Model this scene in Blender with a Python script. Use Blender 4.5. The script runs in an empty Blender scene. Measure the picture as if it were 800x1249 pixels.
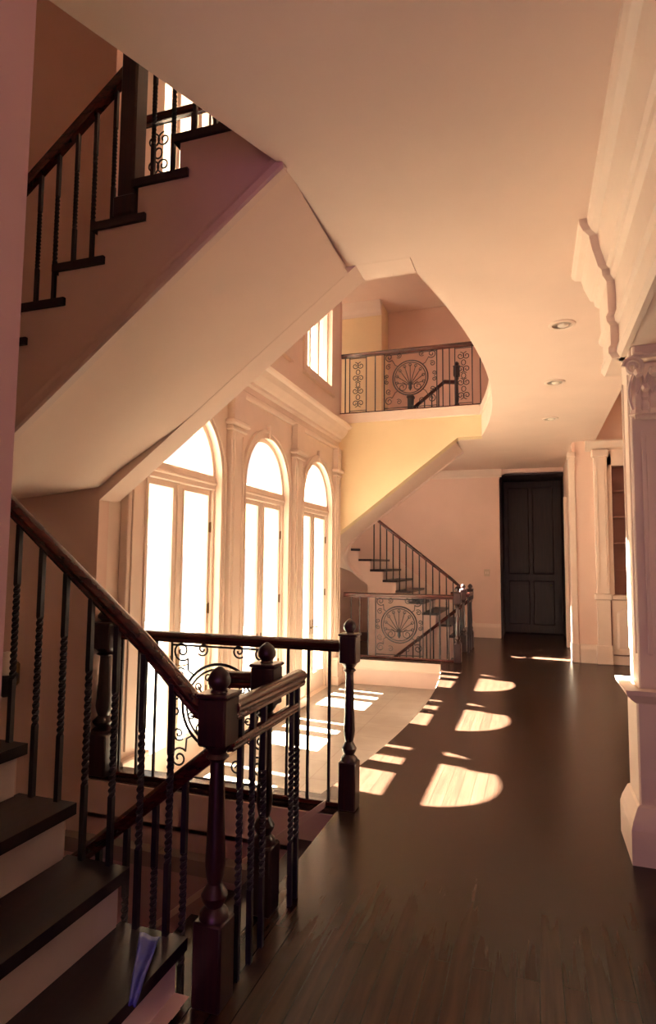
import bpy, math, random
from mathutils import Vector, Matrix
from mathutils.geometry import tessellate_polygon
random.seed(7)
S = bpy.context.scene
COL = S.collection
PI = math.pi

# ------------------------------------------------------------------ materials
def new_mat(name):
    m = bpy.data.materials.new(name); m.use_nodes = True
    nt = m.node_tree; b = nt.nodes['Principled BSDF']
    return m, nt, b

def paint(name, col, rough=.6, var=.05, scale=3.0, bump=.0):
    m, nt, b = new_mat(name)
    tc = nt.nodes.new('ShaderNodeTexCoord'); no = nt.nodes.new('ShaderNodeTexNoise')
    no.inputs['Scale'].default_value = scale; no.inputs['Detail'].default_value = 4
    rp = nt.nodes.new('ShaderNodeValToRGB')
    rp.color_ramp.elements[0].position = .3; rp.color_ramp.elements[1].position = .7
    rp.color_ramp.elements[0].color = (*[c*(1-var) for c in col], 1)
    rp.color_ramp.elements[1].color = (*[min(1, c*(1+var)) for c in col], 1)
    nt.links.new(tc.outputs['Object'], no.inputs['Vector'])
    nt.links.new(no.outputs['Fac'], rp.inputs['Fac'])
    nt.links.new(rp.outputs['Color'], b.inputs['Base Color'])
    b.inputs['Roughness'].default_value = rough
    b.inputs['Specular IOR Level'].default_value = .3
    if bump:
        n2 = nt.nodes.new('ShaderNodeTexNoise'); n2.inputs['Scale'].default_value = 160
        bp = nt.nodes.new('ShaderNodeBump'); bp.inputs['Strength'].default_value = bump; bp.inputs['Distance'].default_value = .002
        nt.links.new(tc.outputs['Object'], n2.inputs['Vector'])
        nt.links.new(n2.outputs['Fac'], bp.inputs['Height']); nt.links.new(bp.outputs['Normal'], b.inputs['Normal'])
    return m

def wood(name, c1, c2, rough=.3, along='Y', plank=None, spec=.5, stretch=18):
    m, nt, b = new_mat(name)
    tc = nt.nodes.new('ShaderNodeTexCoord'); mp = nt.nodes.new('ShaderNodeMapping')
    sc = [stretch]*3; sc['XYZ'.index(along)] = 1.2
    mp.inputs['Scale'].default_value = sc
    no = nt.nodes.new('ShaderNodeTexNoise'); no.inputs['Scale'].default_value = 1.6; no.inputs['Detail'].default_value = 6
    no.inputs['Distortion'].default_value = .6
    rp = nt.nodes.new('ShaderNodeValToRGB')
    rp.color_ramp.elements[0].position = .35; rp.color_ramp.elements[1].position = .68
    rp.color_ramp.elements[0].color = (*c1, 1); rp.color_ramp.elements[1].color = (*c2, 1)
    L = nt.links.new
    L(tc.outputs['Object'], mp.inputs['Vector']); L(mp.outputs['Vector'], no.inputs['Vector']); L(no.outputs['Fac'], rp.inputs['Fac'])
    out = rp.outputs['Color']
    if plank:
        br = nt.nodes.new('ShaderNodeTexBrick')
        br.inputs['Scale'].default_value = 1.0
        br.inputs['Brick Width'].default_value = 1.3; br.inputs['Row Height'].default_value = plank
        br.inputs['Mortar Size'].default_value = .0025; br.offset = .37
        br.inputs['Color1'].default_value = (1, 1, 1, 1); br.inputs['Color2'].default_value = (.72, .72, .72, 1)
        br.inputs['Mortar'].default_value = (.35, .35, .35, 1)
        m2 = nt.nodes.new('ShaderNodeMapping'); m2.inputs['Rotation'].default_value = (0, 0, PI/2)
        mx = nt.nodes.new('ShaderNodeMix'); mx.data_type = 'RGBA'; mx.blend_type = 'MULTIPLY'; mx.inputs[0].default_value = .8
        L(tc.outputs['Object'], m2.inputs['Vector']); L(m2.outputs['Vector'], br.inputs['Vector'])
        L(out, mx.inputs[6]); L(br.outputs['Color'], mx.inputs[7]); out = mx.outputs[2]
    L(out, b.inputs['Base Color'])
    b.inputs['Roughness'].default_value = rough
    b.inputs['Specular IOR Level'].default_value = spec
    return m

def metal(name, col, rough=.4, met=.6):
    m, nt, b = new_mat(name)
    tc = nt.nodes.new('ShaderNodeTexCoord'); no = nt.nodes.new('ShaderNodeTexNoise'); no.inputs['Scale'].default_value = 30
    rp = nt.nodes.new('ShaderNodeValToRGB')
    rp.color_ramp.elements[0].color = (*[c*.8 for c in col], 1); rp.color_ramp.elements[1].color = (*[c*1.2 for c in col], 1)
    nt.links.new(tc.outputs['Object'], no.inputs['Vector']); nt.links.new(no.outputs['Fac'], rp.inputs['Fac'])
    nt.links.new(rp.outputs['Color'], b.inputs['Base Color'])
    b.inputs['Roughness'].default_value = rough; b.inputs['Metallic'].default_value = met
    return m

def marble(name):
    m, nt, b = new_mat(name)
    L = nt.links.new
    tc = nt.nodes.new('ShaderNodeTexCoord')
    no = nt.nodes.new('ShaderNodeTexNoise'); no.inputs['Scale'].default_value = 2.2; no.inputs['Detail'].default_value = 8; no.inputs['Distortion'].default_value = 1.4
    rp = nt.nodes.new('ShaderNodeValToRGB')
    rp.color_ramp.elements[0].position = .3; rp.color_ramp.elements[1].position = .72
    rp.color_ramp.elements[0].color = (.27, .225, .185, 1); rp.color_ramp.elements[1].color = (.34, .295, .25, 1)
    br = nt.nodes.new('ShaderNodeTexBrick'); br.inputs['Scale'].default_value = 1
    br.inputs['Brick Width'].default_value = .5; br.inputs['Row Height'].default_value = .5; br.inputs['Mortar Size'].default_value = .006; br.offset = 0
    br.inputs['Color1'].default_value = (1, 1, 1, 1); br.inputs['Color2'].default_value = (.93, .93, .93, 1); br.inputs['Mortar'].default_value = (.75, .7, .66, 1)
    mx = nt.nodes.new('ShaderNodeMix'); mx.data_type = 'RGBA'; mx.blend_type = 'MULTIPLY'; mx.inputs[0].default_value = 1
    L(tc.outputs['Object'], no.inputs['Vector']); L(tc.outputs['Object'], br.inputs['Vector']); L(no.outputs['Fac'], rp.inputs['Fac'])
    L(rp.outputs['Color'], mx.inputs[6]); L(br.outputs['Color'], mx.inputs[7]); L(mx.outputs[2], b.inputs['Base Color'])
    b.inputs['Roughness'].default_value = .35
    return m

def glass(name):
    m, nt, b = new_mat(name)
    nt.nodes.remove(b); L = nt.links.new
    tr = nt.nodes.new('ShaderNodeBsdfTransparent'); tr.inputs['Color'].default_value = (.97, .97, .96, 1)
    gl = nt.nodes.new('ShaderNodeBsdfGlossy'); gl.inputs['Roughness'].default_value = .02
    lw = nt.nodes.new('ShaderNodeFresnel'); lw.inputs['IOR'].default_value = 1.4
    ml = nt.nodes.new('ShaderNodeMath'); ml.operation = 'MULTIPLY'; ml.inputs[1].default_value = .6
    mx = nt.nodes.new('ShaderNodeMixShader')
    L(lw.outputs['Fac'], ml.inputs[0]); L(ml.outputs[0], mx.inputs['Fac'])
    L(tr.outputs[0], mx.inputs[1]); L(gl.outputs[0], mx.inputs[2]); L(mx.outputs[0], nt.nodes['Material Output'].inputs['Surface'])
    return m

M = dict(
    ceil=paint('ceiling_paint', (.80, .635, .545), .7, .03, 2, .05),
    wall=paint('peach_wall_paint', (.76, .57, .49), .65, .03, 2),
    yellow=paint('yellow_wall_paint', (.80, .65, .42), .65, .03, 2),
    trim=paint('cream_trim_paint', (.80, .67, .58), .4, .03, 4),
    stringer=paint('stair_white_paint', (.76, .60, .54), .5, .04, 3),
    riser=paint('riser_white_paint', (.78, .68, .66), .45, .04, 5),
    floor=wood('dark_red_oak_floor', (.030, .0160, .0115), (.046, .0225, .0155), .27, 'Y', .085, .22),
    tread=wood('dark_walnut_tread', (.020, .015, .018), (.032, .020, .022), .35, 'Y', None, .25),
    rail=wood('mahogany_rail', (.026, .008, .008), (.095, .019, .014), .25, 'X', None, .5, 30),
    newel=wood('mahogany_newel', (.016, .009, .011), (.040, .013, .013), .3, 'Z', None, .5, 30),
    darkwood=wood('dark_stained_door_wood', (.016, .011, .012), (.030, .016, .016), .45, 'Z', None, .3),
    iron=metal('wrought_iron', (.022, .021, .028), .45, .3),
    brass=metal('aged_brass', (.22, .14, .07), .35, .9),
    nickel=metal('brushed_metal', (.55, .5, .45), .3, .9),
    marble=marble('cream_marble'),
    glass=glass('window_glass'),
    porch=paint('white_porch_paint', (.85, .83, .78), .6, .03, 2),
    terrace=paint('pale_terrace_stone', (.22, .20, .175), .8, .08, 1.5),
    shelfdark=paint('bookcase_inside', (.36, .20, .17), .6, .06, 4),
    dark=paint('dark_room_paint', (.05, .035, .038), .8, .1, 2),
    bulb=paint('lamp_glass', (.9, .85, .75), .3, .02, 5),
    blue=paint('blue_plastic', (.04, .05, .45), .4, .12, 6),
    plate=paint('switch_plate', (.62, .50, .40), .4, .02, 5),
    cellar=paint('stairwell_paint', (.55, .38, .38), .7, .04, 2),
)

# ------------------------------------------------------------------ mesh builder
class MB:
    def __init__(s): s.v = []; s.f = []
    def add(s, vs, fs):
        o = len(s.v); s.v += [tuple(v) for v in vs]; s.f += [tuple(i+o for i in f) for f in fs]; return s
    def box(s, x0, x1, y0, y1, z0, z1):
        vs = [(x, y, z) for x in (x0, x1) for y in (y0, y1) for z in (z0, z1)]
        return s.add(vs, [(0, 1, 3, 2), (4, 6, 7, 5), (0, 4, 5, 1), (2, 3, 7, 6), (0, 2, 6, 4), (1, 5, 7, 3)])
    def bbox(s, x0, x1, y0, y1, z0, z1, b=.006):
        """box with chamfered edges"""
        xs, ys, zs = (x0, x1), (y0, y1), (z0, z1)
        b = min(b, (x1-x0)*.45, (y1-y0)*.45, (z1-z0)*.45)
        idx = {}; vs = []
        for i in (0, 1):
            for j in (0, 1):
                for k in (0, 1):
                    sx, sy, sz = (1, -1)[i], (1, -1)[j], (1, -1)[k]
                    p = (xs[i], ys[j], zs[k])
                    for a in range(3):
                        q = [p[0]+sx*b, p[1]+sy*b, p[2]+sz*b]; q[a] = p[a]
                        idx[(i, j, k, a)] = len(vs); vs.append(q)
        fs = []
        for a in range(3):
            o = [c for c in range(3) if c != a]
            for e in (0, 1):
                ring = []
                for (u, w) in ((0, 0), (1, 0), (1, 1), (0, 1)):
                    t = [0, 0, 0]; t[a] = e; t[o[0]] = u; t[o[1]] = w
                    ring.append(idx[(*t, a)])
                fs.append(ring)
        for a in range(3):          # edges along axis a
            o = [c for c in range(3) if c != a]
            for u in (0, 1):
                for w in (0, 1):
                    t0 = [0, 0, 0]; t0[o[0]] = u; t0[o[1]] = w; t1 = list(t0); t1[a] = 1
                    fs.append([idx[(*t0, o[0])], idx[(*t1, o[0])], idx[(*t1, o[1])], idx[(*t0, o[1])]])
        for i in (0, 1):
            for j in (0, 1):
                for k in (0, 1):
                    fs.append([idx[(i, j, k, 0)], idx[(i, j, k, 1)], idx[(i, j, k, 2)]])
        return s.add(vs, fs)
    def plate(s, outer, holes, fn, d0, d1):
        """2D outline (with holes) -> solid between depths d0,d1; fn(u,v,d)->xyz"""
        loops = [outer]+list(holes)
        flat = [p for l in loops for p in l]
        tris = tessellate_polygon([[Vector((p[0], p[1], 0)) for p in l] for l in loops])
        n = len(flat)
        vs = [fn(p[0], p[1], d0) for p in flat]+[fn(p[0], p[1], d1) for p in flat]
        fs = [tuple(t) for t in tris]+[tuple(i+n for i in reversed(t)) for t in tris]
        o = 0
        for l in loops:
            m = len(l)
            for i in range(m):
                a, b = o+i, o+(i+1) % m
                fs.append((a, b, b+n, a+n))
            o += m
        return s.add(vs, fs)
    def sweep(s, prof, path, up=Vector((0, 0, 1)), closed=False, caps=True):
        """prof: [(side,up)] swept along path, section kept upright"""
        P = [Vector(p) for p in path]; n = len(P); m = len(prof); rings = []
        for i, p in enumerate(P):
            if closed: a, b = P[i-1], P[(i+1) % n]
            else: a, b = P[max(i-1, 0)], P[min(i+1, n-1)]
            u0, u1 = (p-a), (b-p)
            t = ((u0.normalized() if u0.length > 1e-9 else u0)+(u1.normalized() if u1.length > 1e-9 else u1)).normalized()
            d = Vector((t.x, t.y, 0))
            if d.length < 1e-6: d = Vector((1, 0, 0))
            d.normalize(); side = d.cross(up)
            k = 1.0
            if 0 < i < n-1 or closed:
                e0 = (p-a); e0.z = 0; e1 = (b-p); e1.z = 0
                if e0.length > 1e-6 and e1.length > 1e-6:
                    c = e0.normalized().dot(e1.normalized()); k = 1/max(.5, math.sqrt(max(0, (1+c)/2)))
            rings.append([p+side*q[0]*k+up*q[1] for q in prof])
        vs = [v for r in rings for v in r]; fs = []
        for i in range(n if closed else n-1):
            for j in range(m):
                a = i*m+j; b = i*m+(j+1) % m; c = ((i+1) % n)*m+(j+1) % m; d = ((i+1) % n)*m+j
                fs.append((a, b, c, d))
        if caps and not closed: fs += [tuple(range(m)), tuple(range((n-1)*m, n*m))[::-1]]
        return s.add(vs, fs)
    def tube(s, path, r, n=6, closed=False):
        P = [Vector(p) for p in path]; N = len(P); rings = []; nv = None
        for i, p in enumerate(P):
            if closed: t = (P[(i+1) % N]-P[i-1])
            else: t = (P[min(i+1, N-1)]-P[max(i-1, 0)])
            t.normalize()
            if nv is None:
                nv = t.orthogonal().normalized()
            else:
                nv = (nv-t*nv.dot(t))
                nv = nv.normalized() if nv.length > 1e-6 else t.orthogonal().normalized()
            bn = t.cross(nv); rr = r[i] if isinstance(r, (list, tuple)) else r
            rings.append([p+(nv*math.cos(2*PI*k/n)+bn*math.sin(2*PI*k/n))*rr for k in range(n)])
        vs = [v for R_ in rings for v in R_]; fs = []
        for i in range(N if closed else N-1):
            for k in range(n):
                fs.append((i*n+k, i*n+(k+1) % n, ((i+1) % N)*n+(k+1) % n, ((i+1) % N)*n+k))
        if not closed: fs += [tuple(range(n))[::-1], tuple(range((N-1)*n, N*n))]
        return s.add(vs, fs)
    def lathe(s, prof, c=(0, 0, 0), n=20):
        """prof [(r,z)] around a vertical axis"""
        vs = []; fs = []
        for r, z in prof:
            for k in range(n):
                a = 2*PI*k/n; vs.append((c[0]+r*math.cos(a), c[1]+r*math.sin(a), c[2]+z))
        for i in range(len(prof)-1):
            for k in range(n):
                fs.append((i*n+k, i*n+(k+1) % n, (i+1)*n+(k+1) % n, (i+1)*n+k))
        fs += [tuple(range(n))[::-1], tuple(range((len(prof)-1)*n, len(prof)*n))]
        return s.add(vs, fs)
    def mirror(s, y0=14.0):
        s.v = [(x, y0-y, z) for x, y, z in s.v]; s.f = [tuple(reversed(f)) for f in s.f]; return s
    def build(s, name, m, parent=None, smooth=False, far=False):
        if far: s.mirror()
        off = parent_world(parent) if parent else Vector((0, 0, 0))
        me = bpy.data.meshes.new(name)
        me.from_pydata([tuple(Vector(v)-off) for v in s.v], [], s.f); me.update()
        import bmesh
        bm = bmesh.new(); bm.from_mesh(me); bmesh.ops.recalc_face_normals(bm, faces=bm.faces); bm.to_mesh(me); bm.free()
        if smooth:
            me.polygons.foreach_set('use_smooth', [True]*len(me.polygons))
            try: me.set_sharp_from_angle(angle=math.radians(38))
            except Exception: pass
        me.materials.append(M[m] if isinstance(m, str) else m)
        o = bpy.data.objects.new(name, me); COL.objects.link(o)
        if parent: o.parent = parent
        return o

def parent_world(p):
    v = Vector((0, 0, 0))
    while p is not None: v += p.location; p = p.parent
    return v

def thing(name, label, cat, loc, group=None, far=False):
    if far: loc = (loc[0], 14-loc[1], loc[2])
    o = bpy.data.objects.new(name, None); COL.objects.link(o); o.location = loc; o.empty_display_size = .1
    o['label'] = label; o['category'] = cat
    if group: o['group'] = group
    return o
def tag(o, label, cat, group=None):
    o['label'] = label; o['category'] = cat
    if group: o['group'] = group
    return o
def struct(o, label=None, cat=None):
    o['kind'] = 'structure'
    if label: o['label'] = label
    if cat: o['category'] = cat
    return o
def sempty(name, loc, label, cat):
    o = bpy.data.objects.new(name, None); COL.objects.link(o); o.location = loc
    return struct(o, label, cat)

XY = lambda u, v, d: (u, v, d)
def YZ(u, v, d): return (d, u, v)
def XZ(u, v, d): return (u, d, v)
def arc(cu, cv, r, a0, a1, n):
    return [(cu+r*math.cos(math.radians(a0+(a1-a0)*i/n)), cv+r*math.sin(math.radians(a0+(a1-a0)*i/n))) for i in range(n+1)]

# ------------------------------------------------------------------ main dimensions
WX = -3.17                       # inner face of the window wall
CEIL, UP, TOP, PIT, CEL = 3.63, 4.14, 7.45, -.42, -2.7
Y3, Y4 = 3.87, 4.10              # stair screen wall / floor strip (mirrored about y = 7)
RISE = .207
WIN = (5.1, 7.0, 8.9)
def bow(x_end, x_mid, n=24, y0=Y4, y1=14-Y4):
    out = []
    for i in range(n+1):
        y = y0+(y1-y0)*i/n; t = (y-7)/(y1-7); out.append((x_mid-(x_mid-x_end)*t*t, y))
    return out

# ------------------------------------------------------------------ shell
def mY(pts): return [(x, 14-y) for x, y in reversed(pts)]
# hall floor
left = [(-3.3, -3), (-3.3, 1.97), (-1.22, 1.97), (-1.22, Y3), (WX, Y3), (WX, Y4)] + bow(-1.41, -1.17)
left += [(WX, 14-Y4), (WX, 14-Y3), (-1.22, 14-Y3), (-1.22, 14-1.97), (-4.9, 14-1.97), (-4.9, 15.2)]
outer = left+[(4, 15.2), (4, -3)]
struct(MB().plate(outer, [], XY, -.30, 0).build('floor', 'floor'), 'dark red wood plank floor of the hall', 'floor')
struct(MB().plate([(WX-.3, Y3-.1), (-.9, Y3-.1), (-.9, 14-Y3+.1), (WX-.3, 14-Y3+.1)], [], XY, PIT-.1, PIT).build('floor_foyer', 'marble'),
       'sunken cream marble foyer floor under the arched windows', 'floor')
# sunken foyer edge boards
for far in (False, True):
    m = MB(); m.box(WX, -1.35, Y4, Y4+.012, -.16, -.02); m.box(WX, -1.35, Y4, Y4+.03, -.175, -.155)
    struct(m.build('trim_foyer_step', 'trim', far=far))
    struct(MB().box(WX, -1.35, Y4-.02, Y4+.004, PIT, -.16).build('trim_foyer_riser', 'stringer', far=far))
m = MB(); b = bow(-1.41, -1.17)
m.plate([(x-.012, y) for x, y in b]+[(x+.02, y) for x, y in reversed(b)], [], XY, PIT, -.02)
struct(m.build('trim_foyer_curve', 'stringer'))
# upper slab: its underside is the hall ceiling
left = [(-2.2, .4), (-1.63, 1.63), (-1.18, 2.75), (-1.18, Y3-.002), (-.735, Y3-.002), (-.735, Y4)]
left = [(-2.2, -3)]+left+bow(-.735, -.42)[1:-1]+mY(left)+[(-2.2, 15.2)]
struct(MB().plate(left+[(1.02, 15.2), (1.02, -3)], [], XY, CEIL, UP).build('ceiling', 'ceil'), 'pale peach hall ceiling with a curved opening over the foyer', 'ceiling')
struct(MB().plate([(1.02, -3), (1.02, 3.9), (4, 3.9), (4, -3)], [], XY, CEIL, UP).build('ceiling_side_room', 'ceil'))
struct(MB().box(1.02, 4, 3.9, 15.2, 4.6, 4.8).build('ceiling_library', 'wall'))
# floor nosing trim along the upper curved edge
m = MB(); b = bow(-.74, -.42)
m.plate([(x-.02, y) for x, y in b]+[(x+.02, y) for x, y in reversed(b)], [], XY, UP-.16, UP-.01)
struct(m.build('trim_upper_edge', 'trim'))
struct(MB().box(-5.2, 4.2, -3.2, 15.4, TOP, TOP+.1).build('ceiling_upper', 'ceil'))
struct(MB().box(-5.2, 1.2, -.2, 14.2, CEL-.1, CEL).build('floor_cellar', 'floor'))

# window wall with three arched door openings and three upper openings
def arch_outline(c, hw, z0, zs, r, n=20):
    return [(c-hw, z0), (c+hw, z0)]+arc(c, zs, r, 0, 180, n)
holes = [arch_outline(c, .66, PIT+.001, 2.50, .66) for c in WIN]
uph = [[(c-.60, 4.52), (c+.60, 4.52), (c+.60, 6.7), (c-.60, 6.7)] for c in WIN]
struct(MB().plate([(3.985, PIT-.3), (10.015, PIT-.3), (10.015, TOP), (3.985, TOP)], holes+uph, YZ, WX-.24, WX).build('wall_left', 'trim'),
       'cream panelled wall with three arched glass doors', 'wall')

def outline_frame(m, out, inn, d0, d1):
    n = len(out); vs = []
    for d in (d0, d1):
        vs += [(d, p[0], p[1]) for p in out]+[(d, p[0], p[1]) for p in inn]
    fs = []
    for i in range(n):
        j = (i+1) % n
        fs += [(i, j, n+j, n+i), (2*n+i, 3*n+i, 3*n+j, 2*n+j), (i, 2*n+i, 2*n+j, j), (n+i, n+j, 3*n+j, 3*n+i)]
    m.add(vs, fs)

PLACE = ('nearest the stairs', 'in the middle of the three', 'farthest along the wall')
for n, c in enumerate(WIN):
    w = sempty('window_%d' % (n+1), (WX-.12, c, PIT), 'white double glass doors under a half-round window, '+PLACE[n], 'window')
    # fixed frame: jambs, transom, arch ring
    m = MB()
    m.bbox(WX-.17, WX-.05, c-.66, c-.615, PIT, 2.5); m.bbox(WX-.17, WX-.05, c+.615, c+.66, PIT, 2.5)
    m.bbox(WX-.17, WX-.04, c-.66, c+.66, 2.345, 2.49); m.bbox(WX-.17, WX-.02, c-.66, c+.66, 2.40, 2.43, .008)
    A, B = arc(c, 2.49, .66, 0, 180, 24), arc(c, 2.49, .61, 0, 180, 24)
    o = A+[(c-.66, 2.47), (c+.66, 2.47)]; i_ = B+[(c-.61, 2.50), (c+.61, 2.50)]
    outline_frame(m, o, i_, WX-.17, WX-.05)
    m.build('window_frame', 'trim', w)
    MB().plate(arc(c, 2.49, .625, 0, 180, 24), [], YZ, WX-.115, WX-.109).build('arched_pane', 'glass', w)
    for sgn in (-1, 1):
        y0, y1 = (c-.612, c-.002) if sgn < 0 else (c+.002, c+.612)
        g0, g1 = (c-.57, c-.10) if sgn < 0 else (c+.10, c+.57)
        m = MB()
        o = [(y0, PIT+.01), (y1, PIT+.01), (y1, 2.343), (y0, 2.343)]; i_ = [(g0, PIT+.30), (g1, PIT+.30), (g1, 2.285), (g0, 2.285)]
        outline_frame(m, o, i_, WX-.135, WX-.085)
        o2 = [(g0-.018, PIT+.282), (g1+.018, PIT+.282), (g1+.018, 2.303), (g0-.018, 2.303)]
        outline_frame(m, o2, i_, WX-.09, WX-.075)
        if sgn > 0: m.bbox(WX-.09, WX-.07, c-.02, c+.02, PIT+.01, 2.34, .006)
        leaf = m.build('door_leaf', 'trim', w)
        MB().plate([(g0-.01, PIT+.29), (g1+.01, PIT+.29), (g1+.01, 2.295), (g0-.01, 2.295)], [], YZ, WX-.115, WX-.109).build('pane', 'glass', leaf)
        hy = c+sgn*.055
        m = MB(); m.bbox(WX-.085, WX-.078, hy-.02, hy+.02, .48, .70, .003)
        m.tube([(WX-.08, hy, .59), (WX-.03, hy, .59), (WX-.026, hy+sgn*.03, .59), (WX-.026, hy+sgn*.11, .588)], .008, 8)
        m.build('door_handle', 'brass', leaf, True)
        for hz in (.25, 1.1, 1.95):
            m = MB(); m.bbox(WX-.088, WX-.07, c+sgn*.60-.012, c+sgn*.60+.012, hz-.05, hz+.05, .004)
            m.tube([(WX-.068, c+sgn*.612, hz-.055), (WX-.068, c+sgn*.612, hz+.055)], .009, 8); m.build('hinge', 'brass', leaf)
    # moulded casing round the opening
    m = MB()
    for (r0, r1, d) in ((.66, .745, .022), (.725, .76, .04), (.655, .675, .034)):
        o = [(c+r1, PIT)]+arc(c, 2.49, r1, 0, 180, 24)+[(c-r1, PIT)]; i_ = [(c+r0, PIT)]+arc(c, 2.49, r0, 0, 180, 24)+[(c-r0, PIT)]
        for k in range(len(o)-1):
            q = [o[k], o[k+1], i_[k+1], i_[k]]
            m.add([(WX, *p) for p in q]+[(WX+d, *p) for p in q], [(4, 5, 6, 7), (0, 1, 5, 4), (2, 3, 7, 6)])
    m.bbox(WX, WX+.05, c-.035, c+.035, 3.13, 3.33, .01)
    m.build('window_casing', 'trim', w)
    # upper window
    w = sempty('window_%d' % (n+4), (WX-.12, c, 4.52), 'upper-floor window above the crown moulding, '+PLACE[n], 'window')
    m = MB()
    outline_frame(m, [(c-.60, 4.52), (c+.60, 4.52), (c+.60, 6.7), (c-.60, 6.7)], [(c-.55, 4.58), (c+.55, 4.58), (c+.55, 6.64), (c-.55, 6.64)], WX-.17, WX-.05)
    for y in (-.2, .2): m.bbox(WX-.15, WX-.07, c+y-.035, c+y+.035, 4.56, 6.66, .008)
    outline_frame(m, [(c-.70, 4.42), (c+.70, 4.42), (c+.70, 6.8), (c-.70, 6.8)], [(c-.59, 4.53), (c+.59, 4.53), (c+.59, 6.69), (c-.59, 6.69)], WX, WX+.03)
    m.build('window_frame', 'trim', w)
    MB().bbox(WX-.02, WX+.07, c-.72, c+.72, 4.38, 4.42, .008).build('window_sill', 'trim', w)
    MB().box(WX-.115, WX-.109, c-.56, c+.56, 4.57, 6.65).build('pane', 'glass', w)

# pilasters between the doors
def pilaster(name, y, hw, lab):
    p = sempty(name, (WX, y, PIT), lab, 'pilaster')
    m = MB(); m.bbox(WX, WX+.075, y-hw, y+hw, PIT, 3.10, .006)
    m.bbox(WX+.07, WX+.09, y-hw+.045, y-hw+.06, PIT+.5, 3.0, .004); m.bbox(WX+.07, WX+.09, y+hw-.06, y+hw-.045, PIT+.5, 3.0, .004)
    m.build('shaft', 'trim', p)
    m = MB(); m.bbox(WX, WX+.12, y-hw-.03, y+hw+.03, PIT, PIT+.42, .008); m.bbox(WX, WX+.135, y-hw-.045, y+hw+.045, PIT+.40, PIT+.45, .012); m.bbox(WX, WX+.14, y-hw-.05, y+hw+.05, PIT, PIT+.14, .01)
    m.build('base', 'trim', p)
    m = MB(); m.bbox(WX, WX+.10, y-hw-.02, y+hw+.02, 3.04, 3.07, .008); m.bbox(WX, WX+.13, y-hw-.05, y+hw+.05, 3.10, 3.16, .015); m.bbox(WX, WX+.09, y-hw+.01, y+hw-.01, 3.16, 3.52, .006)
    m.build('capital', 'trim', p)
pilaster('trim_pilaster', 4.27, .14, 'cream pilaster left of the nearest glass doors')
pilaster('trim_pilaster', 6.05, .15, 'cream pilaster between the nearest and middle glass doors')
pilaster('trim_pilaster', 7.95, .15, 'cream pilaster between the middle and farthest glass doors')
pilaster('trim_pilaster', 9.77, .11, 'cream pilaster beyond the farthest glass doors, beside the yellow wall')
def crown(name, prof, path, mat='trim', lab=None):
    o = MB().sweep(prof, path).build(name, mat); return struct(o, lab, 'moulding' if lab else None)
# prof sides: + is to the right of travel
pr = [(0, -.42), (.03, -.42), (.045, -.395), (.045, -.36), (.03, -.34), (.03, -.27), (.07, -.25), (.075, -.215), (.11, -.195), (.17, -.13), (.205, -.06), (.25, -.045), (.27, -.02), (.27, 0), (0, .03)]
crown('trim_crown', pr, [(WX, Y4, 3.92), (WX, 14-Y4, 3.92)], lab='deep cream crown moulding above the arched doors')

# stair towers: curved walls
OC, OR = 2.135, 1.735
def outer_pt(t): t = math.radians(t); return (WX-OR*math.sin(t), OC-OR*math.cos(t))
def inner_pt(t): t = math.radians(t); return (WX-.35*math.sin(t), 2.40-.35*math.cos(t))
for far in (False, True):
    def add_seg(m, i0, i1, z0, z1, n=48, th=.12):
        path = []
        for i in range(i0, i1+1):
            x, y = outer_pt(180*i/n); path.append((x, y))
        th_o = [(WX+(x-WX)*(1+th/OR), OC+(y-OC)*(1+th/OR)) for x, y in path]
        m.plate(path+th_o[::-1], [], XY, z0, z1)
    m = MB()
    if not far: add_seg(m, 0, 48, CEL, TOP)
    else:
        a, b_ = 24, 27                     # slit window between these segments
        pass
        for i0, i1 in ((0, 18), (31, 48)): add_seg(m, i0, i1, CEL, TOP)
        add_seg(m, 18, 31, CEL, -1.9); add_seg(m, 18, 31, -.25, 4.55); add_seg(m, 18, a, 4.55, TOP); add_seg(m, b_, 31, 4.55, TOP); add_seg(m, a, b_, 6.5, TOP)  # low gap is an unseen opening, added to light the soffit from below
    o = m.build('wall_stair_tower', 'wall', smooth=True, far=far)
    struct(o, ('nearer' if not far else 'farther')+' curved peach stairwell wall', 'wall')
    # screen wall under the balcony rail, triangular below
    zs = lambda X: 3.58+.765*(X+1.18)
    poly = [(WX, zs(WX)), (-1.115, 3.63), (-.74, 3.63), (-.74, UP), (WX, UP)]
    o = MB().plate(poly, [], XZ, Y3, Y4).build('wall_stair_screen', 'yellow' if far else 'ceil', far=far)
    struct(o, 'yellow wall under the far balcony railing' if far else 'slanting wall edge beneath the nearer upper flight', 'wall')
    m = MB(); m.bbox(WX, -.72, Y4-.02, Y4+.035, UP-.16, UP-.01, .01); m.bbox(WX, -.72, Y4-.02, Y4+.05, UP-.03, UP, .008)
    struct(m.build('trim_balcony_fascia', 'trim', far=far))
    # well walls under the floor
    m = MB(); m.box(WX-.02, -1.1, Y3, Y3+.1, CEL, -.02); struct(m.build('wall_well', 'cellar', far=far))
    m = MB(); m.box(WX, -1.22, Y3-.02, Y3+.01, -.26, -.03); struct(m.build('trim_well_fascia', 'stringer', far=far))
    m = MB(); m.box(-1.22, -1.12, 2.1, Y3, CEL, -.28); struct(m.build('wall_well_end', 'cellar', far=far))
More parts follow.
